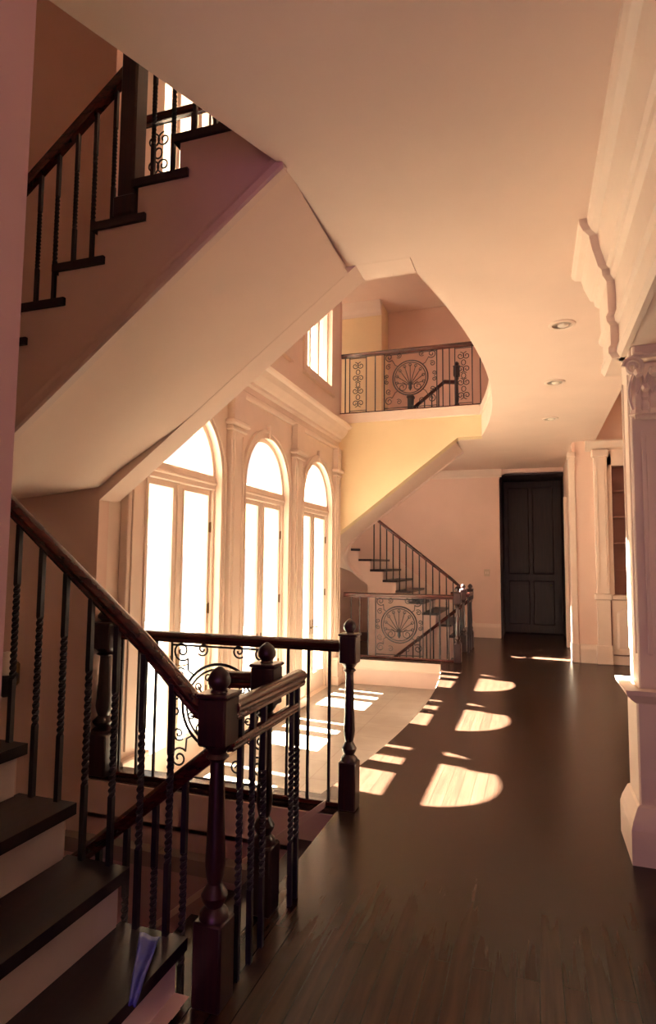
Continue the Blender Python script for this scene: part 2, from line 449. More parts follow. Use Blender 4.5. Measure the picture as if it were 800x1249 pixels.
    # small return beside window wall at stair corner
# spandrel under the lower flights
for far in (False, True):
    m = MB(); m.plate([(-1.30, CEL), (-1.30, .02), (WX, 1.3), (WX, CEL)], [], XZ, 1.95, 2.0)
    struct(m.build('wall_spandrel', 'stringer', far=far))
struct(MB().box(WX-.1, -1.15, .28, .4, CEL, TOP).build('wall_stair_side', 'wall'))
struct(MB().box(-1.33, -1.15, -3, 1.10, 0, CEIL).build('wall_hall_left', 'wall'), 'plain peach wall end at the left edge', 'wall')
struct(MB().box(-1.33, -1.15, -3, .4, CEIL, TOP).build('wall_upper_left', 'wall'))
struct(MB().box(-1.3, 4.1, .25, .4, UP, TOP).build('wall_upper_near', 'wall'))
# end wall with the dark doorway
out = [(-5.0, 0), (-.655, 0), (-.655, 3.40)]+[(x, z) for x, z in arc(-.505, 3.40, .15, 180, 90, 6)][1:]+[(.66, 3.55), (.66, 0), (1.2, 0), (1.2, TOP), (-5.0, TOP)]
struct(MB().plate(out, [], XZ, 13.6, 13.75).build('wall_back', 'wall'), 'peach wall at the far end of the hall', 'wall')
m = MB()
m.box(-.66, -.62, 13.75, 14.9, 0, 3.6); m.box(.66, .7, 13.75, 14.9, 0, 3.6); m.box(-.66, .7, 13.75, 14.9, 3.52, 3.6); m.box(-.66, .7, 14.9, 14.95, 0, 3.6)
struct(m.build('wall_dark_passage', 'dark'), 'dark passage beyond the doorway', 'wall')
d = sempty('door_1', (0, 14.8, 0), 'tall dark wooden door in shade at the far end of the hall', 'door')
m = MB(); m.bbox(-.615, .655, 14.78, 14.83, .01, 3.5, .01)
for (x0, x1) in ((-.52, -.06), (.02, .47)):
    for (z0, z1) in ((.2, 1.2), (1.35, 3.35)): m.bbox(x0, x1, 14.755, 14.79, z0, z1, .025)
m.build('door_panel', 'darkwood', d)
m = MB(); m.bbox(.36, .44, 14.77, 14.78, 1.0, 1.2, .004); m.lathe([(0, 0), (.025, .005), (.03, .02), (.02, .035), (0, .04)], (.40, 14.74, 1.08), 12)
m.build('door_handle', 'brass', d, True)
bb = [(0, 0), (.022, 0), (.022, .22), (.016, .25), (.010, .27), (.004, .30), (0, .30)]
crown('baseboard_back', bb, [(-1.27, 13.6, 0), (-.66, 13.6, 0)])
cr = [(0, -.17), (.012, -.17), (.02, -.14), (.05, -.11), (.08, -.05), (.10, -.03), (.11, 0), (0, 0)]
crown('trim_crown_back', cr, [(-2.1, 13.6, CEIL), (-.60, 13.6, CEIL)])
cru = [(0, -.3), (.02, -.3), (.04, -.24), (.1, -.16), (.14, -.06), (.17, 0), (0, 0)]
struct(MB().box(-4.6, -3.12, 12.95, 13.62, UP, TOP).build('wall_upper_tower', 'yellow'), 'yellow wall corner high above the balcony railing', 'wall')
crown('trim_crown_upper', cru, [(-4.6, 12.95, TOP), (-3.12, 12.95, TOP)])
pathn = [(*outer_pt(180*i/40), TOP) for i in range(41)]
crown('trim_crown_tower', cru, pathn)

# ------------------------------------------------------------------ right side of the hall
WR = .55
ell = [(1.8+1.4*math.cos(math.radians(a)), 2.55+.82*math.sin(math.radians(a))) for a in range(0, 181, 9)]
hole = [(.4, 0.001), (3.2, 0.001)]+ell
struct(MB().plate([(-3, 0), (3.78, 0), (3.78, CEIL), (-3, CEIL)], [hole], YZ, 1.0, 1.3).build('wall_right', 'trim'), 'cream wall with an arched opening at the right edge', 'wall')
en = [(0, -.80), (.03, -.80), (.05, -.77), (.05, -.74), (.035, -.72), (.035, -.60), (.055, -.58), (.06, -.55), (.045, -.52), (.05, -.33), (.075, -.30), (.08, -.265), (.10, -.25), (.135, -.15), (.15, -.08), (.185, -.06), (.205, -.03), (.21, 0), (0, 0)]
crown('trim_entablature', en, [(WR+.0, 3.98, CEIL), (WR+.0, -3, CEIL)], lab='stepped cream crown moulding along the right side of the hall ceiling')
struct(MB().box(WR+.005, 1.0, -3, 3.78, CEIL-.79, CEIL).build('trim_beam_right', 'trim'))
pier = sempty('trim_pier', (.8, 3.95, 0), 'cream square pier with a broken-out crown on the right', 'pier')
en2 = [(s_+.055, z) for s_, z in en[:-1]]+[(.0, 0)]; en2[0] = (0, -.80)
MB().sweep(en2, [(1.1, 4.20, CEIL), (WR+.01, 4.20, CEIL), (WR+.01, 3.99, CEIL), (1.1, 3.99, CEIL)]).build('entablature_block', 'trim', pier)
m = MB(); m.bbox(WR+.012, 1.0, 3.745, 4.19, 2.785, CEIL-.02, .01); m.build('frieze_block', 'trim', pier)
m = MB(); m.bbox(WR, .98, 3.80, 4.10, .9, 2.85, .008)
m.bbox(WR+.05, WR+.075, 3.785, 3.81, 1.1, 2.36, .005); m.bbox(WR+.40, WR+.425, 3.785, 3.81, 1.1, 2.36, .005)
m.bbox(WR-.01, WR+.01, 3.83, 3.85, 1.1, 2.7, .004); m.bbox(WR-.01, WR+.01, 4.04, 4.06, 1.1, 2.7, .004); m.build('shaft', 'trim', pier)
m = MB(); m.bbox(WR-.02, 1.0, 3.77, 4.12, .26, .90, .01)
m.sweep([(0, 0), (.005, 0), (.03, .02), (.055, .05), (.06, .075), (0, .08)], [(1.0, 4.12, .84), (WR-.02, 4.12, .84), (WR-.02, 3.77, .84), (1.0, 3.77, .84)])
m.sweep([(0, 0), (.05, 0), (.05, .18), (.04, .22), (.012, .29), (0, .30)], [(1.0, 4.12, 0), (WR-.02, 4.12, 0), (WR-.02, 3.77, 0), (1.0, 3.77, 0)])
m.build('pedestal', 'trim', pier)
# leafy capital on the pier's near face
def capital(m, x0, x1, y, z0, h):
    m.bbox(x0+.02, x1-.02, y-.03, y+.02, z0, z0+h*.9, .01); m.bbox(x0-.03, x1+.03, y-.12, y+.02, z0+h*.9, z0+h, .015)
    m.tube([(x0-.01, y-.04, z0+.01), (x1+.01, y-.04, z0+.01)], .014, 8)
    for (hh, out, xs, r) in ((.50, .06, [x0+(x1-x0)*(i+.5)/5 for i in range(5)], .04), (.80, .095, [x0+(x1-x0)*i/5 for i in range(6)], .042)):
        for x in xs:
            pts, rad = [], []
            for i in range(10):
                t = i/9; zz = z0+.02+h*hh*(t if t < .82 else .82-(t-.82)*.8)
                pts.append((x, y-.035-out*t**2.2-(.018 if t > .85 else 0), zz)); rad.append(r*(1-.5*t)*(.8+.2*math.cos(t*22))+.003)
            m.tube(pts, rad, 7)
            for sd in (-1, 1):
                m.tube([(x+sd*(.012+.028*math.sin(i/6*PI)), y-.045-out*.8*(i/6)**2, z0+.04+h*hh*.8*i/6) for i in range(7)], [.013*(1-.5*i/6) for i in range(7)], 6)
    for x, sd in ((x0-.01, -1), (x1+.01, 1)):
        c = (x+sd*.01, y-.09, z0+h*.78)
        m.tube([(c[0]+sd*.055*(1-i/26)*math.cos(i/21*3.4*PI), c[1]-.02*(1-i/26), c[2]+.055*(1-i/26)*math.sin(i/21*3.4*PI)) for i in range(22)], .013, 6)
m = MB(); capital(m, .575, .96, 3.785, 2.42, .36); m.build('leafy_capital', 'trim', pier, True)

# end of the right side: wall corner, casing, beam
struct(MB().box(.66, .82, 10.85, 13.6, 0, CEIL).build('wall_right_far', 'wall'))
m = MB(); m.bbox(.60, .70, 10.78, 11.0, 0, 3.4, .01); m.bbox(.585, .715, 10.76, 11.02, 3.36, 3.46, .015); m.bbox(.59, .71, 10.77, 11.01, 0, .3, .01)
struct(m.build('trim_corner_casing', 'trim'), 'cream corner casing with a bright strip of sun at its foot', 'casing')
struct(MB().bbox(.60, .68, 12.6, 12.75, 0, 2.9, .01).build('trim_door_casing', 'trim'))
crown('baseboard_right', bb, [(.72, 10.8, 0), (.97, 10.8, 0)])
# library wall at y = 10.8 and its bookcase
struct(MB().plate([(.70, 0), (1.16, 0), (1.16, 3.3), (2.4, 3.3), (2.4, 0), (4, 0), (4, 4.6), (.70, 4.6)], [], XZ, 10.8, 11.0).build('wall_library', 'wall'), 'tan wall beside the built-in bookcase', 'wall')
crown('trim_library_cornice', [(0, -.15), (.02, -.15), (.05, -.1), (.1, -.05), (.13, -.01), (.13, .02), (0, .02)], [(.86, 10.8, 3.60), (4, 10.8, 3.60)])
bc = thing('bookcase', 'built-in cream bookcase with dark empty shelves beyond the right pier', 'bookcase', (1.7, 10.9, 0))
m = MB(); m.bbox(.98, 1.18, 10.72, 10.86, 0, 3.47, .008); m.bbox(.95, 1.21, 10.70, 10.86, 1.02, 1.12, .012); m.bbox(.96, 1.20, 10.705, 10.86, 0, .3, .01); m.bbox(.95, 1.21, 10.70, 10.86, 3.34, 3.47, .015)
m.bbox(1.02, 1.03, 10.71, 10.73, 1.25, 3.2, .003); m.bbox(1.13, 1.14, 10.71, 10.73, 1.25, 3.2, .003); m.build('pilaster', 'trim', bc)
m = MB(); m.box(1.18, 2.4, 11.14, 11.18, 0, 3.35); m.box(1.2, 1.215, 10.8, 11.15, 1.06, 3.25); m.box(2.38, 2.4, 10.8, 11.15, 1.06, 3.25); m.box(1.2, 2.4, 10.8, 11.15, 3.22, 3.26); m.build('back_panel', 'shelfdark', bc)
m = MB(); m.bbox(1.18, 1.25, 10.76, 10.82, 1.1, 3.4, .006); m.bbox(1.18, 2.4, 10.76, 10.82, 3.2, 3.46, .006)
for z in (0,): m.bbox(1.18, 2.4, 10.76, 10.82, 0, .14, .006)
m.build('face_frame', 'trim', bc)
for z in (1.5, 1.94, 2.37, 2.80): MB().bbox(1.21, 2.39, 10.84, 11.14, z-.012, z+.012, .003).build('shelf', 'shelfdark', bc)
MB().bbox(1.18, 2.4, 10.72, 11.14, 1.03, 1.10, .01).build('ledge', 'trim', bc)
for (x0, x1) in ((1.2, 1.78), (1.8, 2.38)):
    m = MB(); m.bbox(x0, x1, 10.76, 10.80, .16, 1.02, .006)
    o = [(x0+.07, .24), (x1-.07, .24), (x1-.07, .80)]+[((x0+x1)/2+((x1-x0)/2-.07)*math.cos(math.radians(a)), .80+.12*math.sin(math.radians(a))) for a in range(15, 180, 15)]+[(x0+.07, .80)]
    i_ = [((p[0]-(x0+x1)/2)*.86+(x0+x1)/2, (p[1]-.55)*.9+.55) for p in o]
    n_ = len(o); vs = [(p[0], 10.76, p[1]) for p in o]+[(p[0], 10.745, p[1]) for p in i_]
    m.add(vs, [(k, (k+1) % n_, n_+(k+1) % n_, n_+k) for k in range(n_)]+[tuple(range(n_, 2*n_))])
    m.build('cabinet_door', 'trim', bc)
# closing walls of the rooms on the right
struct(MB().box(4, 4.15, -3, 15.2, 0, TOP).build('wall_right_outer', 'wall'))
struct(MB().box(1.0, 4, 3.9, 4.05, 0, 4.7).build('wall_room_divider', 'wall'))
struct(MB().box(.85, 1.03, 11, 13.6, CEIL-.2, 4.7).build('wall_library_upper', 'wall'))
struct(MB().box(1.0, 1.04, 4.1, 10.8, UP-.05, 4.7).build('wall_slab_edge', 'wall'))
# wall behind the viewer, with an unseen opening added to let magenta fill in
struct(MB().plate([(-1.3, 0), (4, 0), (4, CEIL+.5), (-1.3, CEIL+.5)], [[(-1.0, .3), (1.2, .3), (1.2, 3.0), (-1.0, 3.0)]], XZ, -3.1, -3).build('wall_front', 'wall'))

# ------------------------------------------------------------------ staircases
def riser_line(k):
    if k <= 8:
        X = -1.27-.262*(k-1); return (X, 2.05), (X, .40)
    if k >= 14:
        X = -1.53-.265*(20-k); return (X, 2.75), (X, Y3)
    t = 30*(k-8); return inner_pt(t), outer_pt(t)
def between(k, n=6):
    """inner and outer path points from riser k to riser k+1"""
    I0, O0 = riser_line(k); I1, O1 = riser_line(k+1)
    if k < 8 or k >= 14: return [I0, I1], [O0, O1]
    t0 = 0 if k == 8 else 30*(k-8); t1 = 180 if k == 13 else 30*(k-7)
    I = [inner_pt(t0+(t1-t0)*i/n) for i in range(n+1)]; O = [outer_pt(t0+(t1-t0)*i/n) for i in range(n+1)]
    if k == 8: I = [I0]+I; O = [O0]+O
    if k == 13: I = I+[I1]; O = O+[O1]
    return I, O
def nosing_z(I):       # z of the nosing line over an inner path position, by sampling
    return None
def soffit_z(X, Y, seg):
    if seg == 'up': return min(CEIL, 3.63+.765*(X+1.18))
    return 1.20-.79*(X+3.17)
STAIR = {}
for far in (False, True):
    t = thing('staircase', 'nearer winding staircase, its upper flight slanting across the top of the hall' if not far else 'farther winding staircase rising behind the yellow wall',
              'staircase', (-2.2, 2.0, 0), far=far)
    STAIR[far] = t
    for k in range(1, 20):
        I, O = between(k); z = RISE*k
        (ix, iy), (ox, oy) = riser_line(k)
        d = Vector((ox-ix, oy-iy, 0)).normalized(); nrm = Vector((d.y, -d.x, 0))
        nx = (I[1][0]-I[0][0], I[1][1]-I[0][1])
        if nrm.x*nx[0]+nrm.y*nx[1] > 0: nrm = -nrm
        I = [(p[0], p[1]) for p in I]; O = list(O)
        I[0] = (I[0][0]+nrm.x*.035, I[0][1]+nrm.y*.035); O[0] = (O[0][0]+nrm.x*.035, O[0][1]+nrm.y*.035)
        # return nosing past the stringer
        def outw(p, q):
            v = Vector((p[0]-q[0], p[1]-q[1], 0)).normalized(); return (p[0]+v.x*.035, p[1]+v.y*.035)
        I = [outw(p, O[min(i, len(O)-1)]) for i, p in enumerate(I)]
        if k >= 14 or k < 8: I[-1] = (I[-1][0]+(.06 if k >= 14 else -.0), I[-1][1])
        m = MB(); m.plate(I+O[::-1], [], XY, z-.045, z)
        cx = [(p[0]+(nrm.x*-.008), p[1]+nrm.y*-.008) for p in I]
        m.build('tread', 'tread', t, far=far)
    for k in range(1, 21):
        (ix, iy), (ox, oy) = riser_line(k)
        d = Vector((ox-ix, oy-iy, 0)).normalized(); n = Vector((d.y, -d.x, 0))*.008
        m = MB(); m.plate([(ix+n.x, iy+n.y), (ix-n.x, iy-n.y), (ox-n.x, oy-n.y), (ox+n.x, oy+n.y)], [], XY, RISE*(k-1)-.02, RISE*k-.045)
        m.build('riser', 'riser', t, far=far)
    # soffit surface + stringers
    rows = []      # inner(x,y,z), outer(x,y,z)
    for i in range(9):
        X = -1.20-(3.17-1.20)*i/8; z = max(-.02, 1.16-.79*(X+3.17)); rows.append(((X, 2.05, z), (X, .40, z)))
    for i in range(1, 25):
        th = 180*i/24; f = i/24; zi = 1.16+(2.09-1.16)*f; zo = 1.25+(2.16-1.25)*f**.8
        rows.append(((*inner_pt(th), zi), (*outer_pt(th), zo)))
    for i in range(1, 21):
        X = WX+(-1.172-WX)*i/20; zi = 3.63+.765*(X+1.18); u = min(1, (X-WX)/.85); zo = 3.63+.765*(X+1.18)+(.05-.10*u*u*(3-2*u))
        rows.append(((X, 2.75, zi), (X, Y3-.003, zo)))
    m = MB(); N = 8; vs = []; fs = []
    for (a, b_) in rows:
        for j in range(N+1):
            u = j/N; vs.append(tuple(a[c]+(b_[c]-a[c])*u for c in range(3)))
    W = N+1
    for i in range(len(rows)-1):
        for j in range(N): fs.append((i*W+j, i*W+j+1, (i+1)*W+j+1, (i+1)*W+j))
    nv = len(vs); vs += [(x, y, z+.05) for x, y, z in vs]; fs += [tuple(nv+i for i in f[::-1]) for f in fs]
    m.add(vs, fs); m.build('soffit', 'ceil', t, True, far=far)
    # inner stringer: a ribbon from soffit edge up to the sawtooth of the treads
    m = MB()
    def ztop(px, py, k): return RISE*k-.045
    segs = []
    for k in range(1, 20):
        I, O = between(k); segs += [(I[i], I[i+1], k) for i in range(len(I)-1)]
    import bisect
    inner_path = [r[0] for r in rows]
    def soff_at(p):
        best, bz = 1e9, 0
        for a, b_ in zip(inner_path[:-1], inner_path[1:]):
            ax, ay = a[0], a[1]; dx, dy = b_[0]-ax, b_[1]-ay; L2 = dx*dx+dy*dy
            u = max(0, min(1, ((p[0]-ax)*dx+(p[1]-ay)*dy)/L2)) if L2 > 0 else 0
            e = (ax+dx*u-p[0])**2+(ay+dy*u-p[1])**2
            if e < best: best, bz = e, a[2]+(b_[2]-a[2])*u
        return bz
    for (p, q, k) in segs:
        for w in range(1):
            cen = (-9, 0)
            m.add([(*p, soff_at(p)-.01), (*q, soff_at(q)-.01), (*q, RISE*k-.045), (*p, RISE*k-.045)], [(0, 1, 2, 3)])
    p, q = (-1.53, 2.75), (-1.17, 2.75)
    m.add([(*p, soff_at(p)-.01), (*q, CEIL-.01), (*q, UP), (*p, UP)], [(0, 1, 2, 3)])
    o = m.build('stringer', 'stringer', t, far=far)
    md = o.modifiers.new('thick', 'SOLIDIFY'); md.thickness = .03; md.offset = 0
    # moulding strip along the bottom of the upper stringer
    m = MB(); pa = [(r[0][0], r[0][1], r[0][2]) for r in rows[10:]]
    m.sweep([(-.02, -.03), (.03, -.03), (.042, -.015), (.045, .03), (.034, .06), (.028, .085), (-.02, .085)] if True else [], pa[::-1] if False else pa)
    m.build('stringer_moulding', 'stringer', t, far=far)
    # skirt board against the lower outer wall
    if far:
        m = MB(); z0 = RISE*.6
        m.plate([(-1.30, .02), (-1.20, .32), (-3.17, .32+.79*1.97), (-3.17, .79*1.9)], [], XZ, .40, .425); m.build('skirt_board', 'trim', t, far=True)
    # the flight going down
    c = thing('cellar_staircase', 'dark flight of steps going down behind the near railing posts' if not far else 'flight of steps going down behind the far floor railing', 'staircase', (-2.2, 3.0, -.9), far=far)
    for k in range(1, 13):
        X = -1.22-.262*(k-1); z = -RISE*k
        MB().box(X-.262, X+.0, 2.1, Y3, z-.045, z).build('tread', 'tread', c, far=far)
        MB().box(X-.006, X+.0, 2.1, Y3, z, z+RISE-.045).build('riser', 'stringer', c, far=far)
    m = MB()
    za = lambda X: .12+.79*(X+1.22)
    m.plate([(-1.30, za(-1.3)), (-3.1, za(-3.1)), (-3.1, za(-3.1)-.045), (-1.30, za(-1.3)-.045)], [], XZ, Y3-.03, Y3); m.build('skirt_cap', 'trim', c, far=far)

# ------------------------------------------------------------------ railings
def twist_mesh(name, r=.011, z0=.28, z1=.72, turns=4, n=40):
    vs = []; fs = []; Z = [0]+[z0+(z1-z0)*i/n for i in range(n+1)]+[1]
    for z in Z:
        f = min(1, max(0, (z-z0)/(z1-z0))); a0 = PI/4+f*turns*2*PI
        for k in range(4): vs.append((r*1.35*math.cos(a0+k*PI/2), r*1.35*math.sin(a0+k*PI/2), z))
    for i in range(len(Z)-1):
        for k in range(4): fs.append((i*4+k, i*4+(k+1) % 4, (i+1)*4+(k+1) % 4, (i+1)*4+k))
    fs += [(3, 2, 1, 0), tuple(range((len(Z)-1)*4, len(Z)*4))]
    me = bpy.data.meshes.new(name); me.from_pydata(vs, [], fs); me.update(); me.materials.append(M['iron']); return me
BAL = twist_mesh('baluster_mesh'); BALP = twist_mesh('plain_baluster_mesh', .009, .4, .6, 0, 2)
def baluster(parent, x, y, z0, z1, far=False, plain=False):
    if far: y = 14-y
    o = bpy.data.objects.new('baluster', BALP if plain else BAL); COL.objects.link(o); o.parent = parent
    o.location = Vector((x, y, z0))-parent_world(parent); o.scale = (1, 1, z1-z0); return o
RP = [(-.024, -.06), (.024, -.06), (.030, -.045), (.026, -.034), (.036, -.022), (.038, -.006), (.028, .008), (.012, .015), (-.012, .015), (-.028, .008), (-.038, -.006), (-.036, -.022), (-.026, -.034), (-.030, -.045)]
def handrail(parent, path, far=False, name='handrail', k=1.0):
    return MB().sweep([(a*k, b_*k) for a, b_ in RP], path).build(name, 'rail', parent, True, far=far)
def newel(parent, x, y, z, h=1.21, far=False, w=.058, name='newel'):
    """square block and base, turned shaft, urn finial"""
    m = MB(); s = h/1.21
    m.bbox(x-w, x+w, y-w, y+w, z, z+.30*s, .008)
    m.bbox(x-w, x+w, y-w, y+w, z+.92*s, z+1.10*s, .008)
    m.lathe([(w*.95, .30*s), (w*.9, .32*s), (w*.55, .34*s), (w*.8, .365*s), (w*.85, .38*s), (w*.45, .42*s), (w*.58, .45*s), (w*.66, .49*s), (w*.60, .56*s), (w*.52, .72*s), (w*.47, .82*s), (w*.45, .86*s), (w*.75, .875*s), (w*.55, .89*s), (w*.9, .92*s)], (x, y, z), 18)
    o = m.build(name, 'newel', parent, True, far=far)
    f = MB(); f.bbox(x-w*1.12, x+w*1.12, y-w*1.12, y+w*1.12, z+1.098*s, z+1.115*s, .006)
    f.lathe([(w*.6, 1.113*s), (w*.45, 1.125*s), (w*.72, 1.145*s), (w*.75, 1.165*s), (w*.6, 1.185*s), (w*.35, 1.20*s), (w*.1, 1.21*s)], (x, y, z), 18)
    f.build('finial', 'newel', o, True, far=far); return o
def spiral(cx, cz, r, a0, turns, n=26, s=1):
    return [(cx+r*(1-.82*i/n)*math.cos(a0+s*turns*2*PI*i/n), cz+r*(1-.82*i/n)*math.sin(a0+s*turns*2*PI*i/n)) for i in range(n+1)]
def shell_panel(parent, xc, y, z0, z1, w=.90, far=False, name='scroll_panel'):
    """ring with a fan of spokes, corner scrolls, thin frame"""
    m = MB(); zc = (z0+z1)/2+.04; R = .30; T = lambda pts, r=.008, **k: m.tube([(p[0], y, p[1]) for p in pts], r, 6, **k)
    for x in (xc-w/2, xc+w/2): T([(x, z0), (x, z1)], .009)
    T([(xc-w/2, z0+.03), (xc+w/2, z0+.03)]); T([(xc-w/2, z1-.03), (xc+w/2, z1-.03)])
    for rr, tr in ((R, .011), (R-.035, .008)):
        T([(xc+rr*math.cos(2*PI*i/48), zc+rr*math.sin(2*PI*i/48)) for i in range(48)], tr, closed=True)
    b0 = (xc, zc-R*.42)
    for i in range(9):
        a = math.radians(-6+192*i/8); e = (b0[0]+.84*R*math.cos(a)*.93, b0[1]+R*.42*.6+math.sin(a)*R*.92)
        L_ = math.hypot(e[0]-xc, e[1]-zc)
        if L_ > R-.06: k = (R-.06)/L_; e = (xc+(e[0]-xc)*k, zc+(e[1]-zc)*k)
        T([b0, ((b0[0]+e[0])/2, (b0[1]+e[1])/2), e], .007)
        q = [(e[0]+.022*math.cos(2*PI*j/10), e[1]+.022*math.sin(2*PI*j/10)) for j in range(10)]; T(q, .006, closed=True)
    m.tube([(xc, y, zc-R*.75), (xc, y, zc-R*.6), (xc, y, zc-R*.42), (xc, y, zc-R*.3)], [.006, .03, .026, .012], 8)
    for sx in (-1, 1):
        T(spiral(xc+sx*R*.45, zc-R*.52, R*.27, PI/2, 1.4, s=sx), .007)
        T(spiral(xc+sx*(w/2-.045), zc+.05, .04, -PI/2, 1.4, s=sx), .007); T(spiral(xc+sx*(w/2-.045), zc-.05, .04, PI/2, 1.4, s=-sx), .007)
        for sz in (-1, 1):
            cx, cz = xc+sx*(w/2-.085), zc+sz*((z1-z0)/2-.11)
            T(spiral(cx, cz, .075, math.atan2(-sz, -sx), 1.5, s=sx*sz), .0075)
            T(spiral(cx-sx*.17, cz+sz*.02, .05, math.atan2(-sz, sx), 1.4, s=-sx*sz), .007)
            T(spiral(cx+sx*.01, cz-sz*.17, .05, math.atan2(sz, -sx), 1.4, s=-sx*sz), .007)
            T([(xc+sx*R*.72, zc+sz*R*.72), (xc+sx*R*.86, zc+sz*R*.80), (cx-sx*.05, cz-sz*.05)], .007)
    return m.build(name, 'iron', parent, True, far=far)
def s_panel(parent, xc, y, z0, z1, w=.26, far=False):
    m = MB(); h = z1-z0; T = lambda pts, r=.007, **k: m.tube([(p[0], y, p[1]) for p in pts], r, 6, **k)
    for x in (xc-w/2, xc+w/2): T([(x, z0), (x, z1)], .009)
    T([(xc-w/2, z0+.03), (xc+w/2, z0+.03)]); T([(xc-w/2, z1-.03), (xc+w/2, z1-.03)])
    for i in range(4):
        zc = z0+h*(.16+.225*i)
        for sx in (-1, 1): T(spiral(xc+sx*.05, zc, .065, PI/2 if i % 2 else -PI/2, 1.4, s=sx if i % 2 else -sx))
    for i in range(3): T([(xc+.035*math.cos(2*PI*j/12), z0+h*(.27+.225*i)+.045*math.sin(2*PI*j/12)) for j in range(12)], closed=True)
    return m.build('scroll_panel', 'iron', parent, True, far=far)

def low_nose(X): return RISE*(1+(-1.27-X)/.262)
def up_nose(X): return RISE*20+(X+1.53)*.781
RH = .93; UH = .83
for far in (False, True):
    q = 'near' if not far else 'far'
    # --- guard along the foyer side of the well
    g = thing('balustrade', 'level railing with a round shell panel, '+('before the nearest arched doors' if not far else 'below the yellow wall'),
              'railing', (-2.1, 3.93, 0), far=far)
    yg = 3.93
    newel(g, -1.16, yg, 0, 1.22, far=far)
    if not far: newel(g, -3.10, yg, 0, 1.22, far=far, w=.095)
    handrail(g, [(-3.08, yg, 1.06), (-1.2, yg, 1.06)], far)
    MB().bbox(-3.1, -1.2, yg-.025, yg+.025, 0, .03, .006).build('shoe_rail', 'rail', g, far=far)
    for x in (-2.95, -2.80, -2.65, -1.60, -1.45, -1.30): baluster(g, x, yg, .03, 1.01, far, True)
    shell_panel(g, -2.12, yg, .03, 1.01, .80, far)
    # --- first newel with the rail up the lower flight and round the turn
    yu = 2.09
    g = thing('balustrade', 'sloping mahogany handrail with twisted iron balusters, '+('descending from the left wall to the nearest post' if not far else 'rising beside the far dark steps'),
              'railing', (-2.1, yu, 0), far=far)
    newel(g, -1.13, yu, 0, 1.20, far=far)
    pts = [(-1.13, yu, 1.03), (-1.22, yu, 1.07)]
    for i in range(1, 9): X = -1.22-(3.17-1.22)*i/8; pts.append((X, yu, low_nose(X)+RH))
    zA = low_nose(WX)+RH; zB = up_nose(WX)+UH
    for i in range(1, 13):
        th = 180*i/12; x, y = (WX-.31*math.sin(math.radians(th)), 2.40-.31*math.cos(math.radians(th))); pts.append((x, y, zA+(zB-zA)*i/12))
    if far:
        pts = pts[:-1]+[(WX, 2.71, zB)]
    handrail(g, pts, far)
    for k in range(1, 8):
        X0 = -1.27-.262*(k-1)
        for fx in (.05, .181):
            X = X0-fx; baluster(g, X, yu-.02, RISE*k, low_nose(X)+RH-.05, far)
    # --- rail of the upper flight
    yv = 2.77
    g = thing('balustrade', 'upper-flight railing with a square dark post, '+('cut off by the ceiling edge at upper left' if not far else 'seen behind the balcony railing'),
              'railing', (-2.1, yv, 3), far=far)
    handrail(g, [(X, yv, up_nose(X)+UH) for X in (WX+.0, -2.9, -2.6, -2.3, -2.0, -1.7, -1.5)]+[(-1.3, yv, UP+UH)], far)
    m = MB(); m.bbox(-2.19, -2.08, yv-.055, yv+.055, RISE*17, RISE*17+1.2, .01); m.bbox(-2.205, -2.065, yv-.07, yv+.07, RISE*17, RISE*17+.12, .01); m.bbox(-2.205, -2.065, yv-.07, yv+.07, RISE*17+1.18, RISE*17+1.23, .012)
    m.build('newel', 'newel', g, far=far)
    newel(g, -1.27, yv, UP, 1.2, far=far)
    for k in range(14, 20):
        X0 = -1.53-.265*(20-k)
        for fx in (.06, .19):
            X = X0+fx
            if -2.24 < X < -2.04: continue
            baluster(g, X, yv+.01, RISE*k, up_nose(X)+UH-.05, far)
    # --- rail of the flight going down, level guard between the posts
    g = thing('balustrade', ('dark handrail sloping down below the nearest post' if not far else 'dark handrail sloping down behind the far floor railing'), 'railing', (-2.0, 2.14, -.5), far=far)
    yd = 2.14
    dz = lambda X: .90+.80*(X+1.16)
    handrail(g, [(X, yd, dz(X)) for X in (-1.16, -1.5, -2.0, -2.5, -3.0)], far)
    for i in range(13):
        X = -1.30-.131*i; kk = math.floor((-1.22-X)/.262)+1; baluster(g, X, yd+.01, -RISE*kk, dz(X)-.05, far)
    g = thing('balustrade', ('short level handrail between the two nearest posts' if not far else 'short level rail by the far first post'), 'railing', (-1.13, 2.5, 0), far=far)
    newel(g, -1.20, 2.68, 0, 1.215, far=far)
    handrail(g, [(-1.10, 2.13, 1.05), (-1.10, 2.86, 1.05)], far)
    handrail(g, [(-1.10, 2.13, .91), (-1.10, 2.80, .91)], far, 'lower_rail', .55)
    handrail(g, [(-1.24, 2.68, 1.06), (-1.42, 2.68, 1.05)], far, 'rail_stub')
    for y in (2.22, 2.33, 2.44, 2.76, 2.83): baluster(g, -1.10, y, 0, 1.0, far)
    # --- balcony railing on top of the screen wall
    yb = 4.0
    g = thing('balustrade', 'balcony railing with scroll panels '+('glimpsed past the nearer upper steps' if not far else 'on the yellow wall under the ceiling opening'), 'railing', (-2, yb, UP), far=far)
    handrail(g, [(-3.13, yb, 5.23), (-.70, yb, 5.23)], far)
    MB().bbox(-3.15, -.70, yb-.03, yb+.03, UP, UP+.05, .008).build('shoe_rail', 'rail', g, far=far)
    z0, z1 = UP+.05, 5.18
    for x in (-3.06, -2.52, -1.36, -1.25, -.75): baluster(g, x, yb, z0, z1, far, True)
    s_panel(g, -2.83, yb, z0, z1, .30, far); shell_panel(g, -1.91, yb, z0, z1, .90, far); s_panel(g, -1.02, yb, z0, z1, .28, far)

